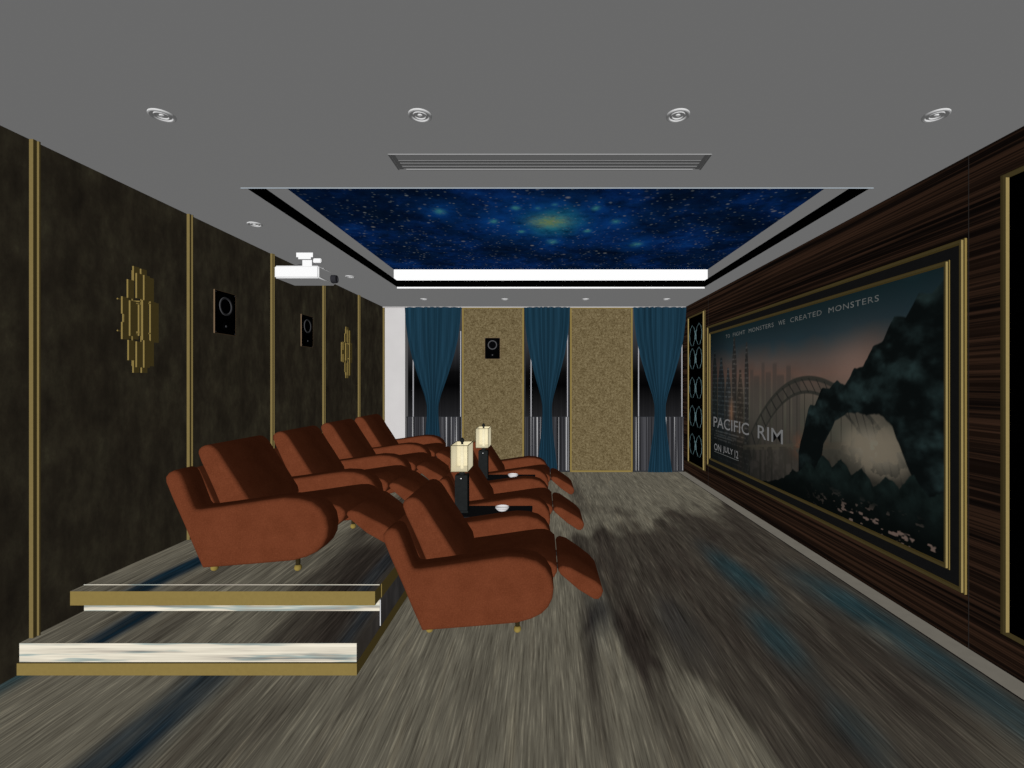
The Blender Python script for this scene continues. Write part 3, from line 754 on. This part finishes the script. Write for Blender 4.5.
# ------------------------------------------------------------------ recliners
ARM = 0.188; SEAT = 0.657; WID = 2 * ARM + SEAT
ox = 0.42                                  # local origin under the middle of the chair
def sh(p, k=1.0, dx=0.0): return [((x + 0.45) * k - 0.45 + dx + ox, z) for x, z in p]
arm_prof = sh([(-.715, .040), (-.76, .14), (-.83, .31), (-.90, .47), (-.942, .575), (-.944, .610), (-.925, .636), (-.895, .650), (-.868, .642), (-.852, .622), (-.83, .57), (-.80, .49), (-.775, .425), (-.762, .408), (-.73, .407),
            (-.60, .424), (-.453, .446), (-.33, .465), (-.22, .479), (-.13, .475), (-.05, .453), (.005, .412), (.04, .355), (.052, .291), (.045, .230), (.020, .178), (-.02, .138), (-.08, .108), (-.161, .085), (-.40, .064), (-.60, .048)], 1.018)
seat_prof = sh([(-.70, .12), (-.70, .30), (-.55, .318), (-.35, .345), (-.15, .375), (-.05, .388), (.01, .388), (.055, .372), (.084, .345), (.088, .315), (.07, .280), (.03, .245), (-.05, .19), (-.2, .14), (-.45, .11)])
shell_prof = sh([(-.70, .06), (-.76, .16), (-.83, .32), (-.90, .48), (-.938, .575), (-.938, .605), (-.918, .628), (-.893, .635), (-.87, .625), (-.84, .56), (-.78, .43), (-.70, .25), (-.64, .10)], 1.0, -0.014)
back_prof = sh([(-.735, .315), (-.768, .40), (-.803, .485), (-.848, .585), (-.888, .668), (-.908, .722), (-.909, .742), (-.902, .758), (-.888, .771), (-.868, .780), (-.848, .783), (-.828, .780), (-.808, .770), (-.786, .750), (-.765, .722), (-.712, .637), (-.645, .535), (-.588, .445), (-.55, .385), (-.54, .34), (-.56, .318)], 1.0, 0.014)
foot_prof = sh([(.092, .318), (.100, .337), (.122, .346), (.170, .334), (.258, .278), (.340, .222), (.380, .178), (.390, .145), (.378, .117), (.355, .106), (.325, .114), (.223, .187), (.11, .290)])
def make_recliner(label, loc, near_arm=True, group=None):
    t = thing('recliner', label, 'recliner', loc, group)
    h = WID / 2
    ys = ([0.0] if near_arm else []) + [ARM + SEAT]
    for y in ys:
        bm = bmesh.new(); rounded_prism(bm, arm_prof, y - h, y + ARM - h, 0.028, 5, 0.003); obj('armrest', bm, M['sofa'], t, True)
    bm = bmesh.new(); rounded_prism(bm, seat_prof, ARM + 0.004 - h, ARM + SEAT - 0.004 - h, 0.02, 4); obj('seat', bm, M['sofa'], t, True)
    bm = bmesh.new(); rounded_prism(bm, shell_prof, ARM + 0.008 - h, ARM + SEAT - 0.008 - h, 0.01, 3); obj('back_shell', bm, M['sofa'], t, True)
    bm = bmesh.new(); rounded_prism(bm, back_prof, ARM + 0.008 - h, ARM + SEAT - 0.05 - h, 0.024, 5, 0.002); obj('backrest', bm, M['sofa'], t, True)
    bm = bmesh.new(); rounded_prism(bm, foot_prof, ARM + 0.014 - h, ARM + SEAT - 0.045 - h, 0.016, 4, 0.0015)
    mid = (ARM + 0.014 + ARM + SEAT - 0.045) / 2 - h
    for v in bm.verts:                                    # the leg rest narrows a little towards its rounded tip
        tt = max(0.0, (v.co.x - ox - 0.12) / 0.27); v.co.y = mid + (v.co.y - mid) * (1 - 0.26 * tt ** 1.7)
        v.co.z += 0.012 * (1 - ((v.co.y - mid) / 0.3) ** 2) * (1 if v.co.z > 0.2 - 0.5 * tt * 0.2 else 0)
    obj('leg_rest', bm, M['sofa'], t, True)
    boxes('leg_rest_hinge', M['lamp_base'], t, (0.05 + ox, 0.15 + ox, ARM + 0.2 - h, ARM + 0.23 - h, 0.26, 0.29), (0.05 + ox, 0.15 + ox, ARM + SEAT - 0.23 - h, ARM + SEAT - 0.2 - h, 0.26, 0.29))
    for x in (-.69, -.158):
        for y in ([0.075] if near_arm else []) + [ARM + SEAT + 0.08]:
            bm = bmesh.new(); bm_lathe(bm, [(0.008, 0.0), (0.017, 0.005), (0.022, 0.014), (0.0225, 0.022), (0.019, 0.033), (0.010, 0.040), (0.0001, 0.042)], 18, 'z', (x + ox, y - h, 0.0)); ft = obj('foot', bm, M['brass'], t, True)
            bm = bmesh.new(); bm_lathe(bm, [(0.013, 0.036), (0.014, 0.05), (0.014, 0.11)], 14, 'z', (x + ox, y - h, 0.0)); obj('foot_stem', bm, M['foot_stem'], ft, True)
    return t
pos = ('nearest the steps', 'second from the steps', 'third from the steps', 'against the far end')
FX, FD, FP = 0.0, 2.715, 1.40
BX, BD, BP = -1.408, 2.86, 0.845
g = 'russet velvet recliners'
lab = ('russet recliner on the lower floor, first of the front row, before both lamps', 'russet front-row recliner standing between the two lamp tables', 'russet front-row recliner past both lamps, towards the curtains')
r1 = make_recliner(lab[0], (FX - ox, FD + WID / 2, 0), True, g)
for k in (1, 2): dup(r1, (FX - ox, FD + FP * k + WID / 2, 0), lab[k])
lab = ('russet recliner on the platform just behind the two steps', 'second russet recliner from the steps on the platform', 'third russet recliner from the steps on the platform', 'fourth russet recliner on the platform, ending the back row by the white wall')
make_recliner(lab[0], (BX - ox, BD + WID / 2, PZ), True, g)
b1 = make_recliner(lab[1], (BX - ox, BD + BP + WID / 2, PZ), False, g)
for k in (2, 3): dup(b1, (BX - ox, BD + BP * k + WID / 2, PZ), lab[k])

# ------------------------------------------------------------------ lamp tables, lamps and bowls
def side_table(loc, label):
    t = thing('side_table', label, 'side table', loc, 'black tables of the front row')
    boxes('table_top', M['tabletop'], t, (-0.36, 0.332, -0.176, 0.176, 0.385, 0.415), bev=0.003)
    boxes('body', M['tabletop'], t, (-0.33, 0.28, -0.16, 0.16, 0.05, 0.385))
    boxes('plinth', M['tabletop'], t, (-0.31, 0.26, -0.15, 0.15, 0.0, 0.05))
    return t
def table_lamp(loc, label):
    t = thing('table_lamp', label, 'lamp', loc, 'box-shaded table lamps')
    boxes('base', M['lamp_base'], t, (-0.06, 0.06, -0.06, 0.06, 0.0, 0.02), bev=0.004)
    boxes('column', M['lamp_base'], t, (-0.053, 0.053, -0.053, 0.053, 0.02, 0.315), bev=0.002)
    bm = bmesh.new(); bm_lathe(bm, [(0.026, 0.315), (0.026, 0.335), (0.02, 0.338), (0.02, 0.362), (0.0001, 0.363)], 18); obj('stem', bm, M['lamp_base'], t, True, angle=50)
    bm = bmesh.new(); bm_lathe(bm, [(0.014, 0.364), (0.014, 0.572), (0.0001, 0.574)], 18); obj('finial_rod', bm, M['shade'], t, True, angle=50)  # rod holding the finial, given the shade's glow so it blends in
    bm = bmesh.new(); bm_lathe(bm, [(0.010, 0.572), (0.010, 0.586), (0.016, 0.592), (0.018, 0.61), (0.010, 0.625), (0.0001, 0.63)], 18); obj('finial', bm, M['lamp_base'], t, True, angle=50)
    w, d, z0, z1, k = 0.07, 0.135, 0.362, 0.578, 0.003
    s = boxes('lamp_shade', M['shade'], t, (-w, w, d - k, d, z0, z1), (-w, -w + k, -d, d, z0, z1), (w - k, w, -d, d, z0, z1), (-w, w, -d, d, z0, z0 + k))
    boxes('clear_pane', M['clear'], s, (-w + k, w - k, -d, -d + 0.001, z0 + k, z1))
    e = 0.0025; ed = []
    for x in (-w, w):
        for y in (-d, d): ed.append((x - e, x + e, y - e, y + e, z0, z1))
    for y in (-d, d): ed += [(-w, w, y - e, y + e, z1 - e, z1 + e), (-w, w, y - e, y + e, z0 - e, z0 + e)]
    for x in (-w, w): ed += [(x - e, x + e, -d, d, z1 - e, z1 + e), (x - e, x + e, -d, d, z0 - e, z0 + e)]
    boxes('shade_edge', M['shade_edge'], s, *ed)
    bm = bmesh.new(); bm_cyl(bm, (0.053 * 0 - 0.0, -0.055, 0.29), 0.005, 0.006, 'y', 12); obj('switch', bm, M['chrome'], t)
    return t
def bowl(loc, label):
    t = thing('bowl', label, 'bowl', loc, 'white bowls on the lamp tables')
    bm = bmesh.new(); bm_lathe(bm, [(0.0001, 0.0), (0.034, 0.0), (0.038, 0.004), (0.050, 0.014), (0.058, 0.026), (0.0595, 0.034), (0.056, 0.035), (0.052, 0.027), (0.04, 0.015), (0.0001, 0.009)], 32); obj('bowl_body', bm, M['porcelain'], t, True, angle=60)
    bm = bmesh.new(); bm_lathe(bm, [(0.0545, 0.0195), (0.0570, 0.0225), (0.0590, 0.0265), (0.0575, 0.0285)], 32); obj('band', bm, M['bowl_band'], t, True)
    return t
TD = FD + WID + (FP - WID) / 2
lt = side_table((-0.43, TD, 0), 'black lamp table between the first and second front recliners')
dup(lt, (-0.43, TD + FP, 0), 'black lamp table between the second and third front recliners')
la = table_lamp((-0.695, TD, 0.415), 'lit box-shaded lamp on the table behind the first front recliner')
dup(la, (-0.695, TD + FP, 0.415), 'lit box-shaded lamp on the table farther towards the curtains')
bo = bowl((-0.355, TD + 0.02, 0.415), 'white bowl on the lamp table next to the first front recliner')
dup(bo, (-0.355, TD + FP + 0.02, 0.415), 'white bowl on the lamp table closer to the curtains')

# ------------------------------------------------------------------ light
w = bpy.data.worlds.new('World'); sc.world = w; w.use_nodes = True
bg = w.node_tree.nodes['Background']; bg.inputs['Color'].default_value = (1, 1, 1, 1); bg.inputs['Strength'].default_value = 0.0
# dim, even room light: the renderer's additive ambient term
sc.cycles.use_fast_gi = True
sc.cycles.fast_gi_method = 'ADD'
w.light_settings.ao_factor = AMB
w.light_settings.distance = 0.001
sc.cycles.diffuse_bounces = 0
sc.cycles.glossy_bounces = 1
# added shadowless sun along the view axis, for flat frontal light
sl = bpy.data.lights.new('sun', 'SUN'); sl.energy = PI * (1.0 - AMB); sl.angle = math.radians(2); sl.use_shadow = False
so = bpy.data.objects.new('sun', sl); C.objects.link(so); so.rotation_euler = (PI / 2, 0, 0); so.location = (0, -1, 2)

# ------------------------------------------------------------------ camera
cd = bpy.data.cameras.new('camera'); cd.sensor_width = 36.0; cd.lens = FPX * 36.0 / 1024.0
cd.shift_x = -(VX - 512) / 1024.0; cd.shift_y = -(384 - VY) / 1024.0; cd.clip_start = 0.02
co = bpy.data.objects.new('camera', cd); C.objects.link(co); co.location = (0, 0, CAMZ); co.rotation_euler = (PI / 2, 0, 0)
sc.camera = co
sc.view_settings.view_transform = 'Standard'; sc.view_settings.look = 'None'
sc.view_settings.exposure = 0.0; sc.view_settings.gamma = 1.0; sc.view_settings.use_curve_mapping = False
